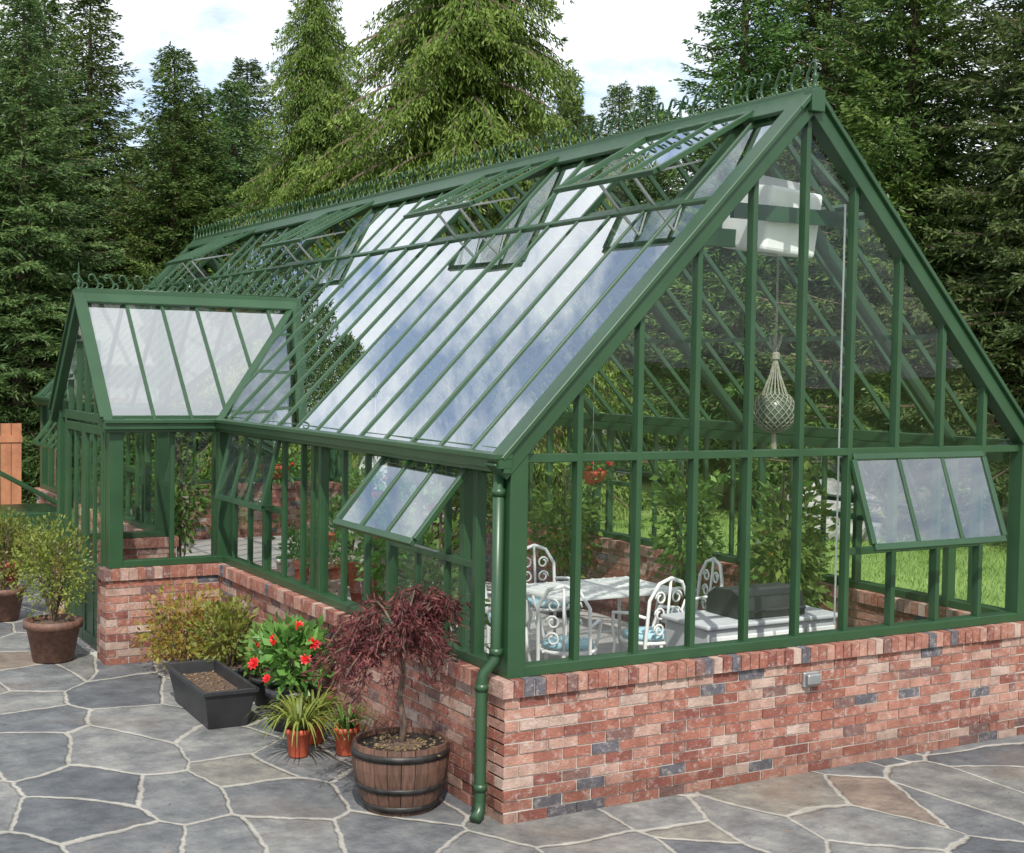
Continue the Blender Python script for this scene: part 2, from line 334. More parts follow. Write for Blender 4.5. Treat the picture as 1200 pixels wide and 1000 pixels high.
longwall(W,-1,[(3,30),(12,30),(21,20)])
def gable(Y,sgn,vents):
    fr.bar((0,Y,ZB+.031),(W,Y,ZB+.031),.112,.062)
    fr.bar((0,Y,ZT),(W,Y,ZT),.058,.05)
    for k in range(1,10):
        x=k*GB; fr.bar((x,Y,ZS-.01),(x,Y,rz(x)-.03),.038,.066,UY)
    for k0,n,ang in vents:
        a,b_=k0*GB,(k0+n)*GB; fr.bar((a,Y,ZM),(b_,Y,ZM),.05,.045)
        vent((a+.02,Y,2.055),(b_-.02,Y,2.055),(0,-sgn,0),(0,0,-1),.62,math.radians(ang))
    for k in range(10):
        x0,x1=k*GB,(k+1)*GB; isv=any(k0<=k<k0+n for k0,n,_ in vents); zt=ZM if isv else ZT
        pane(gw,(x0,Y,ZB+.05),(x1,Y,ZB+.05),(x1,Y,zt),(x0,Y,zt))
        pane(gw,(x0,Y,ZT),(x1,Y,ZT),(x1,Y,rz(x1)),(x0,Y,rz(x0)))
    for s2 in (0,1):
        e=-.13 if s2==0 else W+.13; nv=(-SL,0,1) if s2==0 else (SL,0,1)
        fr.bar((e,Y-sgn*.012,EV-.13*SL-.02),(XM,Y-sgn*.012,rz(XM)-.02),.11,.12,nv)
        fr.bar((e,Y-sgn*.02,EV-.13*SL+.055),(XM,Y-sgn*.02,rz(XM)+.055),.15,.03,nv)
gable(0,1,[(6,3,21)]); gable(LY,-1,[])
for x in (0,W):
    for y in (0,LY):
        fr.box(x-.058,x+.058,y-.06,y+.06,ZB-.002,2.13)
# roof
NB=round(LY/B)
RV=[1,7,16,25]
def sx0(y):
    z=PZ-abs(y-PYC)*PSL; x=(z-EV)/SL
    return max(x,-.08) if PY0-.1<y<PY1+.1 else -.08
def roofside(mir,glass):
    fx=(lambda x:W-x) if mir else (lambda x:x)
    nv=(SL,0,1) if mir else (-SL,0,1)
    P=lambda x,y,dz=0:(fx(x),y,EV+SL*x+dz)
    for k in range(1,NB):
        y=k*B; xs=sx0(y) if not mir else -.08
        inv= any(k0<k<k0+3 for k0 in RV)
        fr.bar(P(xs,y,.0),P(XP if inv else XM-.02,y,.0),.025,.042,nv)
    fr.bar(P(XP,0,.002),P(XP,LY,.002),.036,.050,nv)
    fr.bar(P(-.09,-.02,-.005),P(-.09,PY0 if not mir else LY,-.005),.05,.05,nv)
    if not mir: fr.bar(P(-.09,PY1,-.005),P(-.09,LY,-.005),.05,.05,nv)
    for k in range(NB):
        y0,y1=k*B,(k+1)*B; a0=sx0(y0) if not mir else -.08; a1=sx0(y1) if not mir else -.08
        pane(glass,P(a0,y0,.012),P(a1,y1,.012),P(XP,y1,.012),P(XP,y0,.012))
        if not any(k0<=k<k0+3 for k0 in RV):
            pane(glass,P(XP,y0,.012),P(XP,y1,.012),P(XM,y1,.012),P(XM,y0,.012))
    dn=V((1 if mir else -1,0,-SL)).normalized()
    for i,k0 in enumerate(RV):
        L=(XM-.07-XP)*math.hypot(1,SL)+.05; an=math.radians([16,18,17,19][i]) if not mir else math.radians(8)
        vent(P(XM-.08,k0*B+.01,.03),P(XM-.08,(k0+3)*B-.01,.03),nv,dn,L,an,3,glass,.024,False)
        nvn=V(nv).normalized()
        for kk in (1,2):
            y=(k0+kk)*B; a=V(P(XP+.03,y-.05,0)); tip=V(P(XM-.08,y-.05,.03))+(dn*math.cos(an)+nvn*math.sin(an))*(L-.06)
            st.bar(a,tip,.018,.018,UY); st.bar(V(P(XM-.3,y-.12,-.02)),tip,.014,.014,UY)
        fr.bar(P(XP+.06,k0*B,-.03),P(XP+.06,(k0+3)*B,-.03),.04,.05,nv)
roofside(False,gr); roofside(True,gb)
zr=rz(XM)
for s2 in (-1,1):
    fr.bar((XM+s2*.072,-.1,zr-.02),(XM+s2*.072,LY+.1,zr-.02),.17,.03,(s2*SL,0,1))
fr.bar((XM,-.105,zr+.04),(XM,LY+.105,zr+.04),.06,.055)
fr.box(XM-.055,XM+.055,-.112,-.03,zr-.09,zr+.05)
def gutter(a,b_,out):
    a=V(a);b_=V(b_);o=V(out)
    fr.bar(a+o*.05,b_+o*.05,.085,.055); fr.bar(a+o*.06+V((0,0,.042)),b_+o*.06+V((0,0,.042)),.115,.032); fr.bar(a+o*.035-V((0,0,.04)),b_+o*.035-V((0,0,.04)),.05,.03)
gutter((-.06,-.09,2.065),(-.06,PY0-.1,2.065),(-1,0,0)); gutter((-.06,PY1+.1,2.065),(-.06,LY+.09,2.065),(-1,0,0)); gutter((W+.06,-.09,2.065),(W+.06,LY+.09,2.065),(1,0,0))
dp=MB(); X1,Y1=-.095,.015
dp.tube([(X1,Y1,2.03),(X1,Y1,.98),(X1-.01,Y1,.93),(X1-.075,Y1+.01,.86),(X1-.085,Y1+.01,.81),(X1-.085,Y1+.01,.12),(X1-.095,Y1,.06),(X1-.14,Y1-.03,.03)],.034,12)
for z in (1.9,.98,.78,.2):
    xx=X1 if z>.9 else X1-.085
    dp.tube([(xx,Y1+(.0 if z>.9 else .01),z-.02),(xx,Y1+(.0 if z>.9 else .01),z+.02)],.041,12)
dp.build('downpipe',M_green,GH,True)
# porch
fr.bar((PX,PY0,ZB+.03),(0,PY0,ZB+.03),.108,.058); fr.bar((PX,PY1,ZB+.03),(0,PY1,ZB+.03),.108,.058)
for y in (PY0,PY1):
    fr.bar((PX-.02,y,2.105),(0,y,2.105),.08,.09)
    for x in (-.5,): fr.bar((x,y,ZS-.01),(x,y,2.07),.036,.05,UY)
    for x in (-.06,): fr.box(x-.03,x+.1,y-.05,y+.05,ZB,2.13)
    pane(gw,(PX,y,ZB+.05),(-.5,y,ZB+.05),(-.5,y,2.08),(PX,y,2.08)); pane(gw,(-.5,y,ZB+.05),(0,y,ZB+.05),(0,y,2.08),(-.5,y,2.08))
    fr.box(PX-.06,PX+.06,y-.061,y+.061,ZB-.002,2.14)
fr.bar((PX,PY0,2.1),(PX,PY1,2.1),.07,.08)
pane(gw,(PX,PY0,2.12),(PX,PY1,2.12),(PX,PYC,PZ-.02))
for y in (5.45,5.8,PYC,6.5,6.85):
    fr.bar((PX,y,2.12),(PX,y,PZ-abs(y-PYC)*PSL-.03),.035,.05,UX)
for y in (PY0+.22,PY1-.22): fr.bar((PX,y,0),(PX,y,2.07),.06,.075,UX)
for (a,b_) in ((PY0+.26,PYC-.005),(PYC+.005,PY1-.26)):
    for y in (a+.035,b_-.035): fr.bar((PX-.02,y,.03),(PX-.02,y,2.04),.07,.045,UX)
    fr.bar((PX-.021,(a+b_)/2,.03),(PX-.021,(a+b_)/2,2.04),.03,.035,UX)
    for z,h in ((.08,.1),(.75,.09),(2.0,.08)): fr.bar((PX-.022,a+.01,z),(PX-.022,b_-.01,z),.042,h)
    fr.box(PX-.03,PX-.01,a+.02,b_-.02,.1,.74); pane(gw,(PX-.02,a,.75),(PX-.02,b_,.75),(PX-.02,b_,2.03),(PX-.02,a,2.03))
xv=(PZ-EV)/SL
for s2,y0 in ((-1,PY0),(1,PY1)):
    ye=PYC+s2*1.07; ze=PZ-1.07*PSL; nv=(0,s2*PSL,1)
    gr.add([(PX-.05,PYC,PZ+.01),(PX-.05,ye,ze+.01),(-.06,ye,ze+.01),(xv,PYC,PZ+.01)],[(0,1,2,3)])
    for x in (PX+.33,PX+.66,PX+.99,.35,.7):
        if x<=0: yy,zz=ye,ze
        else:
            zz=EV+SL*x; yy=PYC+s2*(PZ-zz)/PSL
        fr.bar((x,PYC,PZ),(x,yy,zz),.028,.046,nv)
    fr.bar((PX-.08,PYC,PZ+.0),(PX-.08,ye,ze+.0),.08,.1,nv)
    fr.bar((PX-.09,PYC,PZ+.055),(PX-.09,ye,ze+.055),.11,.025,nv)
    fr.bar((-.09,ye,ze+.02),(xv+.02,PYC,PZ+.02),.075,.05,(-.5,s2*.5,1))
    fr.bar((PX-.08,ye,ze),(-.08,ye,ze),.05,.055,nv)
    gutter((PX-.12,ye+s2*-.02,2.06),(-.1,ye+s2*-.02,2.06),(0,s2,0))
    fr.bar((PX-.12,PYC+s2*.05,PZ-.005),(xv+.05,PYC+s2*.05,PZ-.005),.12,.03,nv)
fr.bar((PX-.13,PYC,PZ+.05),(xv+.08,PYC,PZ+.05),.055,.05)
# trusses inside
tr=MB()
for i in range(0,6):
    y=.62+i*2.46
    if y>LY: break
    for mir in (0,1):
        fx=(lambda x:W-x) if mir else (lambda x:x); nv=(SL,0,1) if mir else (-SL,0,1)
        tr.bar((fx(0),y,EV-.1),(fx(XM-.01),y,rz(XM)-.1),.05,.09,nv)
    tr.bar((XM-.62,y,3.52),(XM+.62,y,3.52),.05,.12)
    for x in (.0,W): tr.bar((x+(.03 if x==0 else -.03),y,ZB),(x+(.03 if x==0 else -.03),y,2.1),.06,.08,UX)
for mir in (0,1):
    fx=(lambda x:W-x) if mir else (lambda x:x)
    tr.bar((fx(.75),0,EV+SL*.75-.06),(fx(.75),LY,EV+SL*.75-.06),.02,.035)
for x in (.05,W-.05): tr.bar((x,.1,2.02),(x,LY-.1,2.02),.06,.08)
tr.build('trusses',M_green,GH)
# cresting
cr=MB()
def scroll(base,ax,h=.15):
    base=V(base);ax=V(ax);up=V((0,0,1))
    pts=[]
    for i in range(6):
        t=i/5; pts.append(base+up*(h*.62*t)+ax*(.03*math.sin(t*math.pi)))
    for i in range(1,11):
        t=i/10; a=math.pi*1.55*t; rr=.036*(1-.55*t)
        pts.append(base+up*(h*.62+rr*math.sin(a)*1.3)+ax*(-.036+rr*math.cos(a)))
    cr.tube(pts,[.011]*6+[.0098-.0004*i for i in range(10)],5)
    pts=[]
    for i in range(9):
        t=i/8; a=-math.pi/2+math.pi*1.5*t; rr=.032*(1-.5*t)
        pts.append(base+up*(.04+rr*math.sin(a))+ax*(.04+rr*math.cos(a)*1.1))
    cr.tube(pts,.009,5)
y=-.02
while y<LY:
    scroll((XM,y,zr+.065),(0,1,0),.21); y+=.15
x=PX-.08
while x<xv: scroll((x,PYC,PZ+.07),(1,0,0),.17); x+=.14
cr.bar((XM,-.1,zr+.075),(XM,LY+.1,zr+.075),.016,.014); cr.bar((PX-.12,PYC,PZ+.08),(xv,PYC,PZ+.08),.016,.014)
for c,h in (((XM,-.07,zr+.06),.18),((XM,LY+.07,zr+.06),.2),((PX-.09,PYC,PZ+.06),.24)):
    cr.lathe([(.02,0),(.02,.02),(.008,.04),(.022,.07),(.022,.085),(.007,.11),(.012,.13),(.004,h),(.001,h+.02)],c,8)
cr.build('ridge_cresting',M_green,GH,True)
fr.build('frame',M_green,GH,False,.004)
st.build('vent_stays',M_metal,GH)
gw.build('wall_glazing',M_glass,GH); gr.build('roof_glazing',M_roof,GH); gb.build('back_roof_glazing',M_roofb,GH); gv.build('vent_glazing',M_vent,GH)
wl=MB(); wl.box(2.12,2.25,-.128,-.095,.57,.67); wl.box(2.13,2.24,-.16,-.127,.59,.66); wl.build('wall_light',M_metal,GH,False,.008)
# ------------------------------------------------------------------ interior things
def pot_prof(r0,r1,h): return [(r0*.9,0),(r0,.01),(r1*.95,h*.8),(r1*1.06,h*.82),(r1*1.06,h),(r1*.93,h),(r1*.9,h*.88),(.001,h*.88)]
def leafball(center,rad,n,size,clump=14,drop=0.,elong=2.2,fill=.55):
    c=np.array(center); rad=np.array(rad)
    d=nrm(rng.normal(size=(clump,3))); cc=d*rng.uniform(.25,.85,(clump,1))
    idx=rng.integers(0,clump,n); p=cc[idx]+rng.normal(size=(n,3))*.24
    l=np.linalg.norm(p,axis=1,keepdims=True); p=np.where(l>1.1,p/l*1.05,p)
    out=nrm(p)+rng.normal(size=(n,3))*.55+np.array([0,0,.25-drop])
    s=size*rng.uniform(.6,1.35,n)
    return leaves(c+p*rad,out,s,s/elong)
def addpot(e,r0,r1,h,mat):
    p=MB(); p.lathe(pot_prof(r0,r1,h),(0,0,.004),28); p.build('pot',mat,e,True)
    s=MB(); s.lathe([(r1*.88,0),(r1*.5,.015),(.001,.02)],(0,0,h*.9),16); s.build('soil',M_soil,e,True)
def stems_for(n,h0,h1,r):
    o=[]
    for i in range(n):
        a=random.uniform(0,6.28); o.append(([(0,0,h0),(r*.3*math.cos(a),r*.3*math.sin(a),(h0+h1)/2),(r*.7*math.cos(a),r*.7*math.sin(a),h1)],[.01,.007,.003]))
    return o
def tomato(loc,h=1.8,r=.35,n=1000):
    e=empty('tomato_plant',loc)
    L=[leafball((0,0,h*.55+.15),(r,r,h*.42),n,.085,30,.5,2.0)]
    link('leaves',quadmesh('leaves',[(x,0) for x in L],[F_leaf]),e)
    s=MB()
    for i in range(3):
        a=i*2.1; s.tube([(.03*math.cos(a),.03*math.sin(a),.3),(.1*math.cos(a),.1*math.sin(a),h*.6),(.07*math.cos(a),.07*math.sin(a),h)],.008,5)
    s.tube([(0,0,.3),(0,0,h*1.05)],.01,6); s.build('stems_and_stake',M_bark,e)
    t=MB()
    for i in range(4):
        a=random.uniform(0,6.28);rr=random.uniform(.5,1)*r; c=(rr*math.cos(a),rr*math.sin(a),random.uniform(.6,h*.75)); q=random.uniform(.018,.028)
        t.lathe([(.001,-q*.85),(q*.7,-q*.6),(q,0),(q*.75,q*.6),(.001,q*.75)],c,10)
    t.build('tomatoes',M_tom,e,True); addpot(e,.14,.18,.33,M_black)
for p,h in (((3.6,1.7,0),1.8),((3.95,2.2,0),1.6),((3.75,3.3,0),1.8),((.5,1.9,0),1.5),((.5,2.6,0),1.9),((3.75,5.4,0),1.5),((3.7,7.3,0),1.7),((.6,8.6,0),1.7),((.6,10.5,0),1.9),((3.7,9.9,0),1.8)):
    tomato(p,h,random.uniform(.28,.38))
T=empty('patio_table',(2.55,3.0,0)); t=MB()
t.box(-.62,.62,-.42,.42,.715,.74); 
for i in range(11): t.bar((-.6+i*.12,-.4,.744),(-.6+i*.12,.4,.744),.02,.01)
for sx_ in (-1,1):
    for sy in (-1,1):
        t.tube([(sx_*.52,sy*.33,.715),(sx_*.46,sy*.28,.5),(sx_*.5,sy*.32,.2),(sx_*.58,sy*.38,.012)],.018,8)
    t.tube([(sx_*.47,-.28,.35),(sx_*.47,.28,.35)],.012,6)
t.tube([(-.47,0,.35),(.47,0,.35)],.012,6); t.build('table_frame',M_white,T,False,.004)
def chair(loc,rot):
    e=empty('garden_chair',loc); e.rotation_euler=(0,0,rot); c=MB()
    for sx_ in (-1,1):
        c.tube([(sx_*.19,.18,.44),(sx_*.2,.2,.22),(sx_*.23,.24,.012)],.015,6)
        c.tube([(sx_*.23,-.26,.012),(sx_*.2,-.2,.25),(sx_*.2,-.2,.44),(sx_*.2,-.24,.8),(sx_*.12,-.26,.93),(0,-.265,.97)],.016,6)
        c.tube([(sx_*.21,-.21,.66),(sx_*.25,-.05,.68),(sx_*.25,.14,.66),(sx_*.22,.18,.5),(sx_*.2,.18,.44)],.014,6)
        for z in (.55,.68,.81):
            pts=[(sx_*(.085+.055*math.cos(a)*(1-a/14)),-.225-.05*(z-.5),z+.055*math.sin(a)*(1-a/14)) for a in [i*.6 for i in range(14)]]
            c.tube(pts,.009,5)
    c.tube([(0,-.21,.45),(0,-.265,.97)],.012,6)
    ring=[(.22*math.cos(a),.21*math.sin(a)-.0,.44) for a in [i*math.pi/8 for i in range(17)]]; c.tube(ring,.016,6)
    for i in range(-3,4): c.bar((i*.055,-.2,.44),(i*.055,.2,.44),.012,.012)
    c.build('chair_frame',M_white,e,True)
    k=MB(); k.lathe([(.17,0),(.2,.012),(.205,.03),(.19,.05),(.1,.058),(.001,.06)],(0,0,.455),20); k.build('cushion',M_blue,e,True)
chair((1.75,2.15,0),-.7); chair((2.55,2.2,0),.1); chair((3.35,2.75,0),1.4); chair((1.75,3.3,0),-1.5); chair((2.6,3.85,0),3.1)
Bq=empty('barbecue_grill',(2.62,1.0,0)); c=MB()
c.box(-.6,.6,-.25,.25,.06,.80); c.box(-.63,.63,-.28,.28,.803,.835); c.build('cabinet',M_grey,Bq,False,.012)
c=MB()
for i in range(4): c.box(-.58+i*.295,-.31+i*.295,-.262,-.251,.12,.75)
for i in range(3): c.box(-.36+i*.295,-.33+i*.295,-.29,-.262,.5,.64)
c.build('doors',M_white,Bq,False,.006)
c=MB(); pr=[(.26,0),(.27,.06),(.24,.14),(.15,.19),(-.1,.2),(-.2,.16),(-.24,.06),(-.24,0)]
vs=[(x,p[0]*.8,.84+p[1]) for x in (-.26,.34) for p in pr]; n=len(pr)
c.add(vs,[tuple(range(n-1,-1,-1)),tuple(range(n,2*n))]+[(i,(i+1)%n,n+(i+1)%n,n+i) for i in range(n)])
c.tube([(-.18,-.24,.9),(-.18,-.28,.91),(.26,-.28,.91),(.26,-.24,.9)],.012,6); c.build('hood',M_black,Bq,False,.01)
c=MB(); 
for x in (-.5,.5):
    for y in (-.18,.18): c.tube([(x-.02,y,.045),(x+.02,y,.045)],.035,12)
c.build('castors',M_black,Bq)
N_=empty('hanging_net_float',(2.70,.9,2.33)); s=MB(); s.lathe([(.15*math.sin(a)+.001,-.15*math.cos(a)) for a in [i*math.pi/14 for i in range(15)]],(0,0,0),24); 
s.build('glass_float',simple('float_glass',(.10,.13,.10),(.05,.08,.06),.25,9),N_,True)
s=MB(); R=.158
for k in range(18):
    for sg in (-1,1):
        pts=[]
        for i in range(19):
            a=.05+i/18*2.5; th=k*math.pi/9+sg*a*.9; z=-R*math.cos(a); rr=R*math.sin(a)
            pts.append((rr*math.cos(th),rr*math.sin(th),z))
        pts+= [(pts[-1][0]*.45,pts[-1][1]*.45,.26),(0,0,.42)]
        s.tube(pts,.004,4)
s.tube([(0,0,.38),(0,0,1.42)],.008,5); s.lathe([(.001,-.04),(.03,-.02),(.03,.02),(.001,.04)],(0,0,.40),8); s.tube([(0,0,-.15),(.01,0,-.34)],.018,5)
for i in range(5): s.tube([(.02*math.cos(i),.02*math.sin(i),.44),(.05*math.cos(i*1.3),.05*math.sin(i*1.3),.52+.01*i)],.006,4)
s.build('netting',M_rope,N_)
H_=empty('hanging_heater',(2.34,.55,3.66)); H_.rotation_euler=(.12,.05,.1); c=MB(); c.box(-.27,.24,-.22,.22,-.23,.21); c.build('housing',M_white,H_,False,.03)
c=MB(); 
for i in range(8): c.box(.245,.255,-.16,.16,-.15+i*.038,-.13+i*.038)
c.lathe([(.07,-.008),(.075,0),(.07,.004),(.001,.004)],(0,0,-.235),16)
c.box(-.22,.22,-.03,.03,.21,.28); c.build('louvres',M_grey,H_)
c=MB(); c.bar((1.75,.26,3.66),(2.9,.26,3.66),.04,.1); c.build('collar_beam',M_green,GH)
c=MB(); c.tube([(2.62,.14,.9),(2.62,.14,3.75)],.007,6); c.build('vent_cord',M_white,GH)
K=empty('wall_clock',(1.2,4.6,1.65)); K.rotation_euler=(math.radians(90),0,.3); c=MB()
c.lathe([(.09,0),(.1,.01),(.09,.02)],(0,0,0),20)
for i in range(16):
    a=i*math.pi/8; c.bar((.1*math.cos(a),.1*math.sin(a),.01),(.19*math.cos(a),.19*math.sin(a),.01),.03,.012)
c.tube([(.19*math.cos(i*math.pi/12),.19*math.sin(i*math.pi/12),.01) for i in range(25)],.008,5); c.tube([(0,.2,0),(0,.9,0)],.003,4); c.build('dial',M_white,K)
M_gw=simple('grey_wood',(.34,.30,.25),(.24,.21,.18),.8,8)
def bench(loc,L,name='potting_bench'):
    e=empty(name,loc); c=MB()
    for i in range(5): c.box(-.3+i*.125,-.19+i*.125,-L/2,L/2,.74,.765)
    for x in (-.26,.28):
        for y in (-L/2+.05,0,L/2-.05): c.box(x-.025,x+.025,y-.025,y+.025,.012,.74)
    c.bar((-.26,-L/2,.3),(-.26,L/2,.3),.03,.06); c.bar((.28,-L/2,.3),(.28,L/2,.3),.03,.06); c.build('slats',M_gw,e)
    pm=[MB(),MB(),MB()]; parts=[]
    y=-L/2+.15
    while y<L/2-.1:
        for x in (-.15,.15):
            k=random.randrange(3); r=random.uniform(.06,.1); h=random.uniform(.11,.2); pm[k].lathe(pot_prof(r*.75,r,h),(x,y,.767),16)
            parts.append((leafball((x,y,.767+h+.12),(.13,.13,random.uniform(.1,.25)),110,.07,7),0))
        y+=random.uniform(.3,.5)
    for k,mm in enumerate((M_terra,M_black,M_white)):
        if pm[k].v: pm[k].build('pots',mm,e,True)
    link('seedlings',quadmesh('seedlings',parts,[F_leaf]),e)
bench((3.75,9.6,0),3.2); bench((.5,4.3,0),1.3); bench((1.4,12.4,0),1.0); bench((2.2,7.2,0),1.8); bench((1.5,5.9,0),1.0)
def basket(loc,drop):
    e=empty('hanging_basket',loc); c=MB(); c.lathe([(.02,-.12),(.09,-.09),(.14,-.02),(.15,.02),(.14,.02),(.12,-.02),(.001,-.03)],(0,0,0),18); c.build('bowl',M_terra,e,True)
    c=MB()
    for i in range(3):
        a=i*2.094; c.tube([(.145*math.cos(a),.145*math.sin(a),.02),(0,0,.4)],.003,4)
    c.tube([(0,0,.4),(0,0,drop)],.003,4); c.build('chains',M_metal,e)
    link('leaves',quadmesh('leaves',[(leafball((0,0,.03),(.22,.22,.17),380,.06,14,.4),0)],[F_leaf]),e)
    f=MB()
    for i in range(9):
        a=random.uniform(0,6.28); f.lathe([(.001,-.02),(.025,0),(.001,.02)],(.2*math.cos(a),.2*math.sin(a),random.uniform(-.06,.12)),6)
    f.build('blossom',M_red,e)
basket((.75,3.7,1.55),1.2); basket((3.5,4.5,1.6),1.2); basket((.8,6.1,1.6),1.2)
e=empty('wooden_armchair',(.85,3.3,0)); e.rotation_euler=(0,0,-.9); c=MB()
for i in range(5): c.bar((-.22+i*.11,-.22,.38),(-.22+i*.11,-.42,1.05),.09,.02,UY)
for i in range(5): c.bar((-.26,-.2+i*.11,.36),(.26,-.2+i*.11,.36),.09,.02)
for s2 in (-1,1):
    c.bar((s2*.3,-.35,.6),(s2*.3,.3,.6),.1,.025); c.bar((s2*.28,.24,.012),(s2*.28,.24,.59),.05,.07); c.bar((s2*.28,-.3,.012),(s2*.28,-.3,.59),.05,.07)
c.build('slats',simple('red_painted_wood',(.38,.08,.05),None,.5,6),e)
# ------------------------------------------------------------------ exterior pots and plants
e=empty('japanese_maple_in_barrel',(-.47,.48,.004)); bm=MB(); ns=22
H=.40
for k in range(ns):
    a0=2*math.pi*(k+.03)/ns; a1=2*math.pi*(k+.97)/ns; vs=[]
    for i in range(7):
        t=i/6; r=.205+.085*math.sin(t*math.pi*.62); z=t*H
        for rr in (r,r-.02):
            for a in (a0,a1): vs.append((rr*math.cos(a),rr*math.sin(a),z))
    fs=[]
    for i in range(6):
        o=i*4; fs+=[(o,o+1,o+5,o+4),(o+3,o+2,o+6,o+7),(o+2,o,o+4,o+6),(o+1,o+3,o+7,o+5)]
    fs+=[(0,2,3,1),(24,25,27,26)]; bm.add(vs,fs)
bm.build('staves',M_barrel,e)
hp=MB()
for z0,z1 in ((.02,.06),(.14,.175),(.33,.37)):
    f=lambda z:.205+.085*math.sin(z/H*math.pi*.62)
    hp.lathe([(f(z0)+.001,z0),(f(z0)+.005,z0),(f(z1)+.005,z1),(f(z1)+.001,z1)],(0,0,0),44)
hp.build('hoops',simple('dark_iron',(.05,.045,.04),(.02,.02,.02),.5,20,.5),e,True)
s=MB(); s.lathe([(.27,.0),(.18,.012),(.08,.03),(.001,.035)],(0,0,.35),20); s.build('soil',M_soil,e,True)
link('mulch',quadmesh('mulch',[(leaves(np.stack([rng.normal(0,.1,300),rng.normal(0,.1,300),np.full(300,.378)],1),rng.normal(size=(300,3))*[1,1,.2],.025,.01),0)],[F_litter]),e)
tk=MB(); fork=V((-.01,-.01,.92))
tk.tube([(0,0,.33),(.015,-.01,.5),(-.012,0,.66),(.008,-.012,.8),fork],[.024,.02,.018,.017,.015],8)
parts=[]
for i in range(46):
    a=random.uniform(0,6.28); L=random.uniform(.22,.52); dirv=np.array([math.cos(a),math.sin(a),0])
    bias=.5+.5*(dirv@np.array([-.866,.5,0])); L*=.72+.6*bias
    up=random.uniform(.10,.44); droop=random.uniform(.18,.5)*(.5+.85*bias)
    ts=np.linspace(0,1,7); base=np.array(fork)
    P=base+dirv*L*ts[:,None]+np.array([0,0,1])*(up*np.sin(ts*math.pi*.62)-droop*ts**2.4*.75)[:,None]
    P[1:-1]+=rng.normal(size=(5,3))*.012
    tk.tube([tuple(p) for p in P],[.009*(1-.8*t)+.001 for t in ts],5)
    n=110; ti=rng.uniform(.35,1.02,n); C=np.stack([np.interp(ti,ts,P[:,k]) for k in range(3)],1)+rng.normal(size=(n,3))*.025
    D=dirv*.6+rng.normal(size=(n,3))*.7+np.array([0,0,-.55]); parts.append((leaves(C,D,rng.uniform(.035,.075,n),rng.uniform(.008,.014,n)),0))
tk.build('trunk_and_branches',M_bark,e,True); link('foliage',quadmesh('foliage',parts,[F_maple]),e)
e=empty('trough_planter',(-.80,3.08,.004)); e.rotation_euler=(0,0,-.03); c=MB()
def ring(hx,hy,z): return [(-hx,-hy,z),(hx,-hy,z),(hx,hy,z),(-hx,hy,z)]
rs=[ring(.14,.45,0),ring(.185,.52,.25),ring(.205,.54,.255),ring(.205,.54,.29),ring(.18,.515,.29),ring(.17,.50,.20)]
vs=sum(rs,[]); fs=[(0,3,2,1)]
for i in range(5):
    for k in range(4): fs.append((i*4+k,i*4+(k+1)%4,i*4+4+(k+1)%4,i*4+4+k))
c.add(vs,fs)
c.build('trough',M_black,e,False,.006)
c=MB(); c.add(ring(.168,.498,.20),[(0,1,2,3)]); c.build('soil',M_soil,e)
link('mulch',quadmesh('mulch',[(leaves(np.stack([rng.uniform(-.15,.15,350),rng.uniform(-.47,.47,350),np.full(350,.204)],1),rng.normal(size=(350,3))*[1,1,.25],.025,.01),0)],[F_litter]),e)
def flower(mb,c,r,d):
    d=V(d).normalized(); a=d.orthogonal().normalized(); b2=d.cross(a); c=V(c)
    for rg,(n,rr,up) in enumerate(((9,1,.15),(8,.75,.45),(6,.45,.8))):
        for k in range(n):
            t=2*math.pi*(k+.5*rg)/n; o=a*math.cos(t)+b2*math.sin(t); s_=d.cross(o)
            mb.add([c,c+o*r*rr*.55+s_*r*.24+d*r*up*.3,c+o*r*rr+d*r*up*.6,c+o*r*rr*.55-s_*r*.24+d*r*up*.3],[(0,1,2,3)])
e=empty('dahlia_plant',(-.40,2.42,0)); addpot(e,.15,.19,.3,M_black)
link('leaves',quadmesh('leaves',[(leafball((0,.02,.52),(.28,.32,.25),800,.085,24,.1,1.8),0)],[F_leaf]),e)
s=MB()
for i in range(9):
    a=random.uniform(0,6.28); s.tube([(0,0,.25),(.1*math.cos(a),.1*math.sin(a),.5),(.2*math.cos(a),.2*math.sin(a),.68)],.005,5)
s.build('stems',M_bark,e); f=MB()
for p in ((-.25,.14,.60),(-.2,-.12,.68),(-.3,.0,.50),(-.02,-.28,.56),(-.15,.3,.55),(.0,-.1,.76),(.05,-.26,.66),(-.26,-.16,.42)):
    flower(f,p,random.uniform(.035,.055),(p[0]-.2+random.uniform(-.2,.2),p[1]-.25+random.uniform(-.2,.2),random.uniform(.1,.5)))
f.build('flowers',M_red,e)
def lily(loc,n,L,fol):
    e=empty('potted_daylily',loc); addpot(e,.065,.085,.19,M_terra); c=MB()
    for i in range(n):
        a=random.uniform(0,6.28); ll=L*random.uniform(.6,1.15); sp=random.uniform(.35,1.0)
        o=V((math.cos(a),math.sin(a),0)); sd=V((-math.sin(a),math.cos(a),0))
        vs=[];fs=[]
        for k in range(7):
            t=k/6; p=V((0,0,.16))+o*(ll*sp*t*.8+.02)+V((0,0,ll*(1.05*t-(.35+.75*sp)*t*t)))
            w=.009*(1-t**2)+.001; vs+=[p-sd*w,p+sd*w]
        for k in range(6): fs.append((2*k,2*k+1,2*k+3,2*k+2))
        c.add(vs,fs)
    c.build('leaves',fol,e)
lily((-.63,1.72,.004),90,.54,F_lime); lily((-.33,1.62,.004),60,.40,F_leaf); lily((-.42,1.98,.004),70,.50,F_lime)
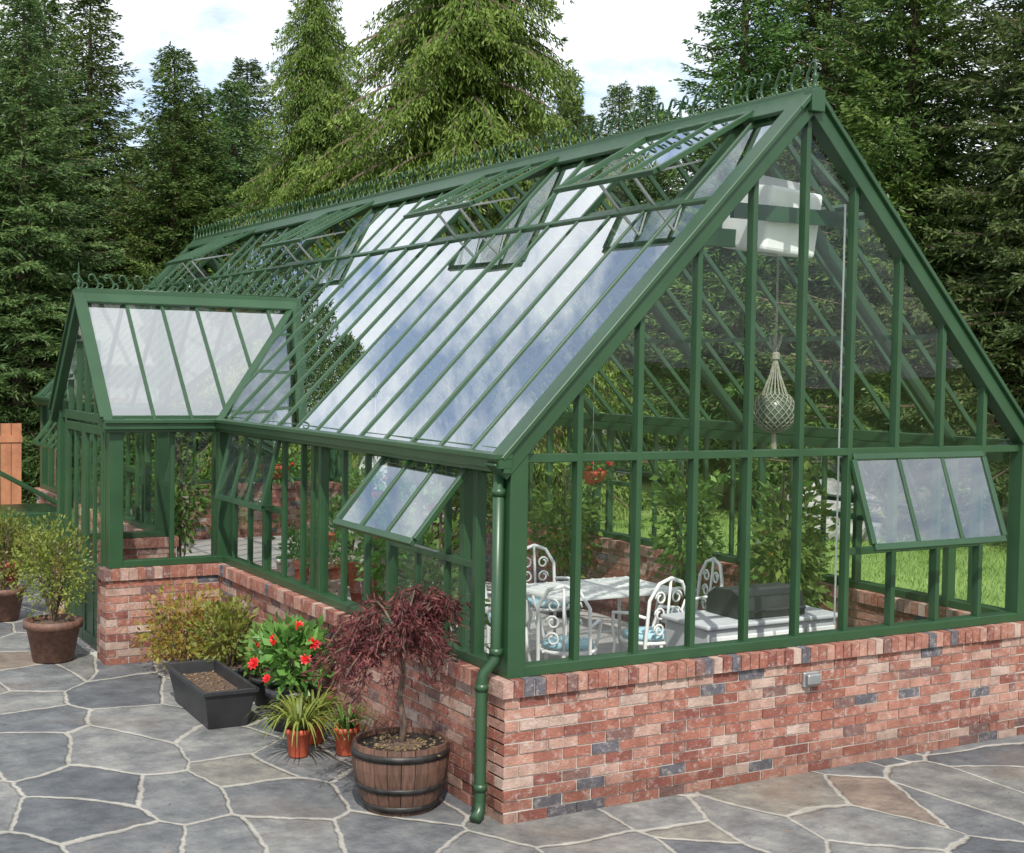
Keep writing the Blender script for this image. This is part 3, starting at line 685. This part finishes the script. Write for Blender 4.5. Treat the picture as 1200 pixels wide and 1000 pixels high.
def bush(loc,rad,h,fol,n,size,name,pot=None,cl=26):
    e=empty(name,loc); z0=.0
    if pot: addpot(e,*pot); z0=pot[2]
    link('leaves',quadmesh('leaves',[(leafball((0,0,z0+h*.52),(rad,rad,h*.5),n,size,cl),0)],[fol]),e)
    s=MB()
    for pts,r in stems_for(12,z0*.9,z0+h*.8,rad): s.tube(pts,r,5)
    s.build('stems',M_bark,e); return e
bush((-.55,4.55,0),.42,.70,F_autumn,2000,.05,'yellow_leaved_shrub',None,34); bush((-.42,3.75,0),.3,.5,F_lime,1000,.055,'lime_shrub',(.13,.16,.2,M_black)); bush((-.30,4.2,0),.28,.55,F_autumn,900,.055,'yellow_leaved_shrub'); bush((-.3,3.15,0),.22,.4,F_leaf,600,.06,'leafy_shrub',(.12,.15,.22,M_black))
M_ribpot=simple('brown_wicker_pot',(.16,.08,.055),(.09,.045,.03),.6,25,0,.8,60)
bush((-1.45,5.45,.004),.33,.86,F_lime,3000,.04,'potted_shrub',(.17,.235,.36,M_ribpot),40)
bush((-1.5,7.6,.004),.30,.78,F_lime,1800,.05,'potted_shrub',(.15,.21,.33,M_ribpot))
bush((-1.2,9.3,.004),.28,.6,F_leaf,1100,.06,'potted_shrub',(.14,.18,.36,M_redpot))
e=empty('cold_frame',(-.72,11.2,0)); c=MB(); c.box(-.5,.5,-.6,.6,.004,.75); 
c.build('box_body',M_green,e,False,.01); c=MB()
for y in (-.6,-.2,.2,.6): c.bar((.5,y,.80),(-.48,y,1.36),.05,.04)
c.bar((.5,-.62,.8),(.5,.62,.8),.05,.045); c.bar((-.48,-.62,1.36),(-.48,.62,1.36),.05,.045); c.bar((0,-.6,1.09),(0,.6,1.09),.03,.035); c.build('lid',M_green,e)
c=MB(); c.add([(.5,-.6,.81),(.5,.6,.81),(-.48,.6,1.37),(-.48,-.6,1.37)],[(0,1,2,3)]); c.build('lid_glass',M_vent,e)
e=empty('cedar_screen',(-.30,14.55,0)); c=MB()
for i in range(4): c.box(-.35+i*.15,-.21+i*.15,-.012,.012,0.02,1.68)
c.box(-.36,.25,-.03,-.013,.3,.4); c.box(-.36,.25,-.03,-.013,1.4,1.5); c.build('boards',M_wood,e)
bpy.ops.mesh.primitive_ico_sphere_add(subdivisions=4,radius=1,location=(11.5,9.6,.3)); o=bpy.context.object; o.name='boulder'; o.scale=(.9,.7,.6); o.data.materials.append(M_rock)
tx=bpy.data.textures.new('rocktex','CLOUDS'); tx.noise_scale=.7; dm=o.modifiers.new('d','DISPLACE'); dm.texture=tx; dm.strength=.5
n=40000; gx=rng.uniform(5.45,15,n); gy=rng.uniform(-4,13,n); C=np.stack([gx,gy,np.zeros(n)],1); D=rng.normal(size=(n,3))*.35+np.array([0,0,1.]); 
link('grass',quadmesh('grass',[(leaves(C,D,rng.uniform(.05,.1,n),.012),0)],[F_grass]))
n=420; C=np.stack([rng.uniform(-4,4.5,n),np.where(rng.random(n)<.5,rng.uniform(-3,-.15,n),rng.uniform(0,9,n)),np.full(n,.009)],1); C=C[~((C[:,0]>-1.15)&(C[:,1]>-.14))|(np.abs(C[:,0]+.4)<.25)&(C[:,1]<5)&(C[:,1]>-.14)]
link('leaf_litter',quadmesh('leaf_litter',[(leaves(C,rng.normal(size=(len(C),3))*[1,1,.1],rng.uniform(.012,.03,len(C)),.008),0)],[F_litter]))
# ------------------------------------------------------------------ trees
def conifer(name,h,R,nbr,fol,kind,seed):
    global rng
    rng=np.random.default_rng(seed); rr=random.Random(seed)
    parts=[]; trunk=MB()
    trunk.tube([(0,0,-.05),(.03,0,h*.3),(0,.03,h*.7),(0,0,h*.99)],[h*.018,h*.013,h*.006,.01],8)
    UP=np.array([0,0,1.])
    for i in range(nbr):
        f=(i+rr.random())/nbr; z=h*(.05+.94*f**1.05); fr_=z/h
        prof=(1-fr_)**.82 if kind!='cedar' else (1-fr_**1.6)**.9
        L=R*prof*rr.uniform(.6,1.22)+.12
        az=i*2.39996+rr.uniform(-.5,.5); d=np.array([math.cos(az),math.sin(az),0]); sd=np.array([-d[1],d[0],0])
        if kind=='cedar': rise,dr=.12,.5
        elif kind=='spruce': rise,dr=.05+.35*fr_,.28
        else: rise,dr=.18+.35*fr_,.22
        rise+=rr.uniform(-.1,.1)
        ts=np.linspace(0,1,6); Q=np.array([0,0,z])+d*L*ts[:,None]+UP*(L*(rise*ts-dr*ts**2+(.12*ts**4 if kind!='cedar' else 0)))[:,None]
        trunk.tube([tuple(q) for q in Q],[.012*L+.006]+[.009*L+.004]*2+[.006*L+.003]*2+[.002],3,False)
        nt=max(4,int(L/(.10 if kind!='cedar' else .085))); s=np.repeat((np.arange(nt)+.5)/nt,2)+rng.uniform(-.02,.02,2*nt); s=np.clip(s,.1,.99); sgn=np.tile([1,-1],nt)
        keep=(s*L>L-1.9)|(rng.random(2*nt)<.4); s=s[keep]; sgn=sgn[keep]; k2=len(s)
        B0=np.stack([np.interp(s,ts,Q[:,k]) for k in range(3)],1)
        tl=(.42*L*(1-s)+.10)*rng.uniform(.6,1.25,k2); tl=np.minimum(tl,.75)
        an=rng.uniform(.6,1.1,k2)
        td=d*np.cos(an)[:,None]+sd*(np.sin(an)*sgn)[:,None]+UP*((-.1 if kind!='cedar' else -.6)+rng.uniform(-.25,.2,(k2,1)))
        td=nrm(td)
        nl=7 if kind!='cedar' else 11; tt=(np.arange(nl)+.5)/nl
        C=B0[:,None,:]+td[:,None,:]*(tl[:,None]*tt)[:,:,None]
        hang=(.5 if kind=='cedar' else .18)
        C=C-UP*(hang*tl[:,None]*tt**2)[:,:,None]
        C=C.reshape(-1,3)+rng.normal(size=(k2*nl,3))*(.04 if kind=='cedar' else .02)
        TD=np.repeat(td,nl,0)
        side=rng.normal(size=(len(C),3))*.45
        D=TD+side-(UP*(.8 if kind=='cedar' else .1))
        ln=np.repeat(tl,nl)*.2+.06
        if kind=='cedar': parts.append((leaves(C,D,ln*.9,.026),0))
        else: parts.append((leaves(C,D,ln*1.05,.036),0))
        m=6; parts.append((leaves(np.tile(Q[-1],(m,1)),d+rng.normal(size=(m,3))*.4,.14,.03),0))
    me=quadmesh(name,parts,[fol]); tm=bpy.data.meshes.new(name+'_trunk'); tm.from_pydata(trunk.v,[],trunk.f); tm.materials.append(M_bark); tm.update()
    return me,tm
VAR={'fir1':conifer('fir_needles',12,2.6,380,F_fir,'fir',1),'fir2':conifer('fir_needles_b',12,2.2,360,F_fir,'fir',2),
     'spr':conifer('spruce_needles',12,2.8,390,F_spruce,'spruce',3),'ced':conifer('cedar_sprays',12,2.6,460,F_cedar,'cedar',4)}
NM={'fir1':'fir_tree','fir2':'fir_tree','spr':'spruce_tree','ced':'cedar_tree'}
def tree(kind,x,y,h,wide=1.,rot=None,parent=None):
    fm,tm=VAR[kind]; s=h/12; rot=random.uniform(0,6.28) if rot is None else rot
    o=bpy.data.objects.new(NM[kind] if not parent else 'tree',fm); col.objects.link(o); o.location=(x,y,0); o.scale=(s*wide,s*wide,s); o.rotation_euler=(0,0,rot)
    t=bpy.data.objects.new('trunk',tm); col.objects.link(t); t.parent=o
    if parent: o.parent=parent
for k,x,y,h,w in (('fir1',.1,21.4,10.8,1.3),('spr',.7,18.6,9.2,1.25),('fir2',2.9,23.2,10.6,1.35),('fir1',3.9,20.4,8.9,1.3),('spr',5.75,22.3,8.8,1.3),
    ('fir1',1.7,21.8,9.9,1.3),('spr',6.8,24.5,9.8,1.3),('fir2',4.6,20.8,8.2,1.3),
    ('ced',5.7,17.4,10.4,.95),('ced',7.5,15.0,14.3,1.03),('fir2',14.15,22,10.0,1.0),('fir1',16.35,23.05,10.1,1.1),('spr',15.9,21.2,9.7,1.0),('spr',15.55,20,8.9,1.0),('fir1',14.6,22.6,9.5,1.0),
    ('fir2',13.0,13.9,12.5,1.1),('fir1',15.45,14.3,14,1.1),('fir1',14.3,10.9,13.5,1.05),('spr',14.4,7.9,12.5,1.05),('fir2',17.2,9.4,13.5,1.1),('fir1',16.6,6.2,12.5,1.1),('fir1',17.5,2.8,12,1.1),
    ('fir2',-2.6,20.5,10.5,1.2),('fir1',-5.2,19.5,10,1.1),('ced',10.6,21,8.9,1.1)):
    tree(k,x,y,h,w)
DF=empty('distant_forest')
for i in range(32):
    t=i/31; x=-6+40*t+random.uniform(-1,1); y=38.5-23.5*t+random.uniform(-2.5,2.5)
    tree(random.choice(['fir1','fir2','spr','ced']),x,y,random.uniform(8.2,10.0),1.35,None,DF)
for i in range(18):
    t=i/17; tree(random.choice(['fir1','fir2','spr']),-2+25*t+random.uniform(-1,1),27-10*t+random.uniform(-1,1)+2,random.uniform(5,6.5),1.8,None,DF)
# ------------------------------------------------------------------ light, sky
S=V((-.36,-.76,.95)).normalized(); el=math.asin(S.z); az=math.atan2(S.x,S.y)
sd=bpy.data.lights.new('sun','SUN'); sd.energy=5.0; sd.angle=math.radians(.6); sd.color=(1,.96,.89); so=bpy.data.objects.new('sun',sd); col.objects.link(so)
so.rotation_euler=(-S).to_track_quat('-Z','Y').to_euler(); so.location=(0,-10,20)
w=bpy.data.worlds.new('World'); scene.world=w; w.use_nodes=True; nt=w.node_tree; bg=nt.nodes['Background']
sk=node(nt,'ShaderNodeTexSky',sky_type='NISHITA'); sk.sun_disc=False; sk.sun_elevation=el; sk.sun_rotation=az
tc=node(nt,'ShaderNodeTexCoord'); mp=node(nt,'ShaderNodeMapping'); mp.inputs['Scale'].default_value=(1,1,2.0); mp.inputs['Location'].default_value=(.35,.1,.2); nt.links.new(tc.outputs['Generated'],mp.inputs[0])
n=node(nt,'ShaderNodeTexNoise'); n.inputs['Scale'].default_value=4.2; n.inputs['Detail'].default_value=9; n.inputs['Roughness'].default_value=.6; nt.links.new(mp.outputs[0],n.inputs['Vector'])
r=ramp(nt,[(.40,(.18,.18,.18)),(.50,(.78,.78,.78)),(.60,(1,1,1))]); nt.links.new(n.outputs['Fac'],r.inputs[0])
sb=node(nt,'ShaderNodeMix',data_type='RGBA',blend_type='MULTIPLY'); sb.inputs[0].default_value=1; sb.inputs[7].default_value=(1.6,1.7,1.8,1); nt.links.new(sk.outputs[0],sb.inputs[6])
mx=node(nt,'ShaderNodeMix',data_type='RGBA'); mx.inputs[7].default_value=(13.4,13.7,14.1,1); nt.links.new(r.outputs[0],mx.inputs[0]); nt.links.new(sb.outputs[2],mx.inputs[6])
nt.links.new(mx.outputs[2],bg.inputs[0]); bg.inputs[1].default_value=.1
# ------------------------------------------------------------------ camera
cd=bpy.data.cameras.new('camera'); cd.sensor_width=36; cd.lens=48.3; cd.clip_end=2000; co=bpy.data.objects.new('camera',cd); col.objects.link(co)
F=V((.5,math.sqrt(3)/2,0)); Rr=V((math.sqrt(3)/2,-.5,0)); p=math.radians(2.37); ro=.0166
up0=V((0,0,1))*math.cos(p)+F*math.sin(p); fw=F*math.cos(p)-V((0,0,1))*math.sin(p)
rx=Rr*math.cos(ro)+up0*math.sin(ro); uy=up0*math.cos(ro)-Rr*math.sin(ro)
mt=Matrix((rx,uy,-fw)).transposed().to_4x4(); mt.translation=V((-3.952,-6.806,2.6)); co.matrix_world=mt
scene.camera=co
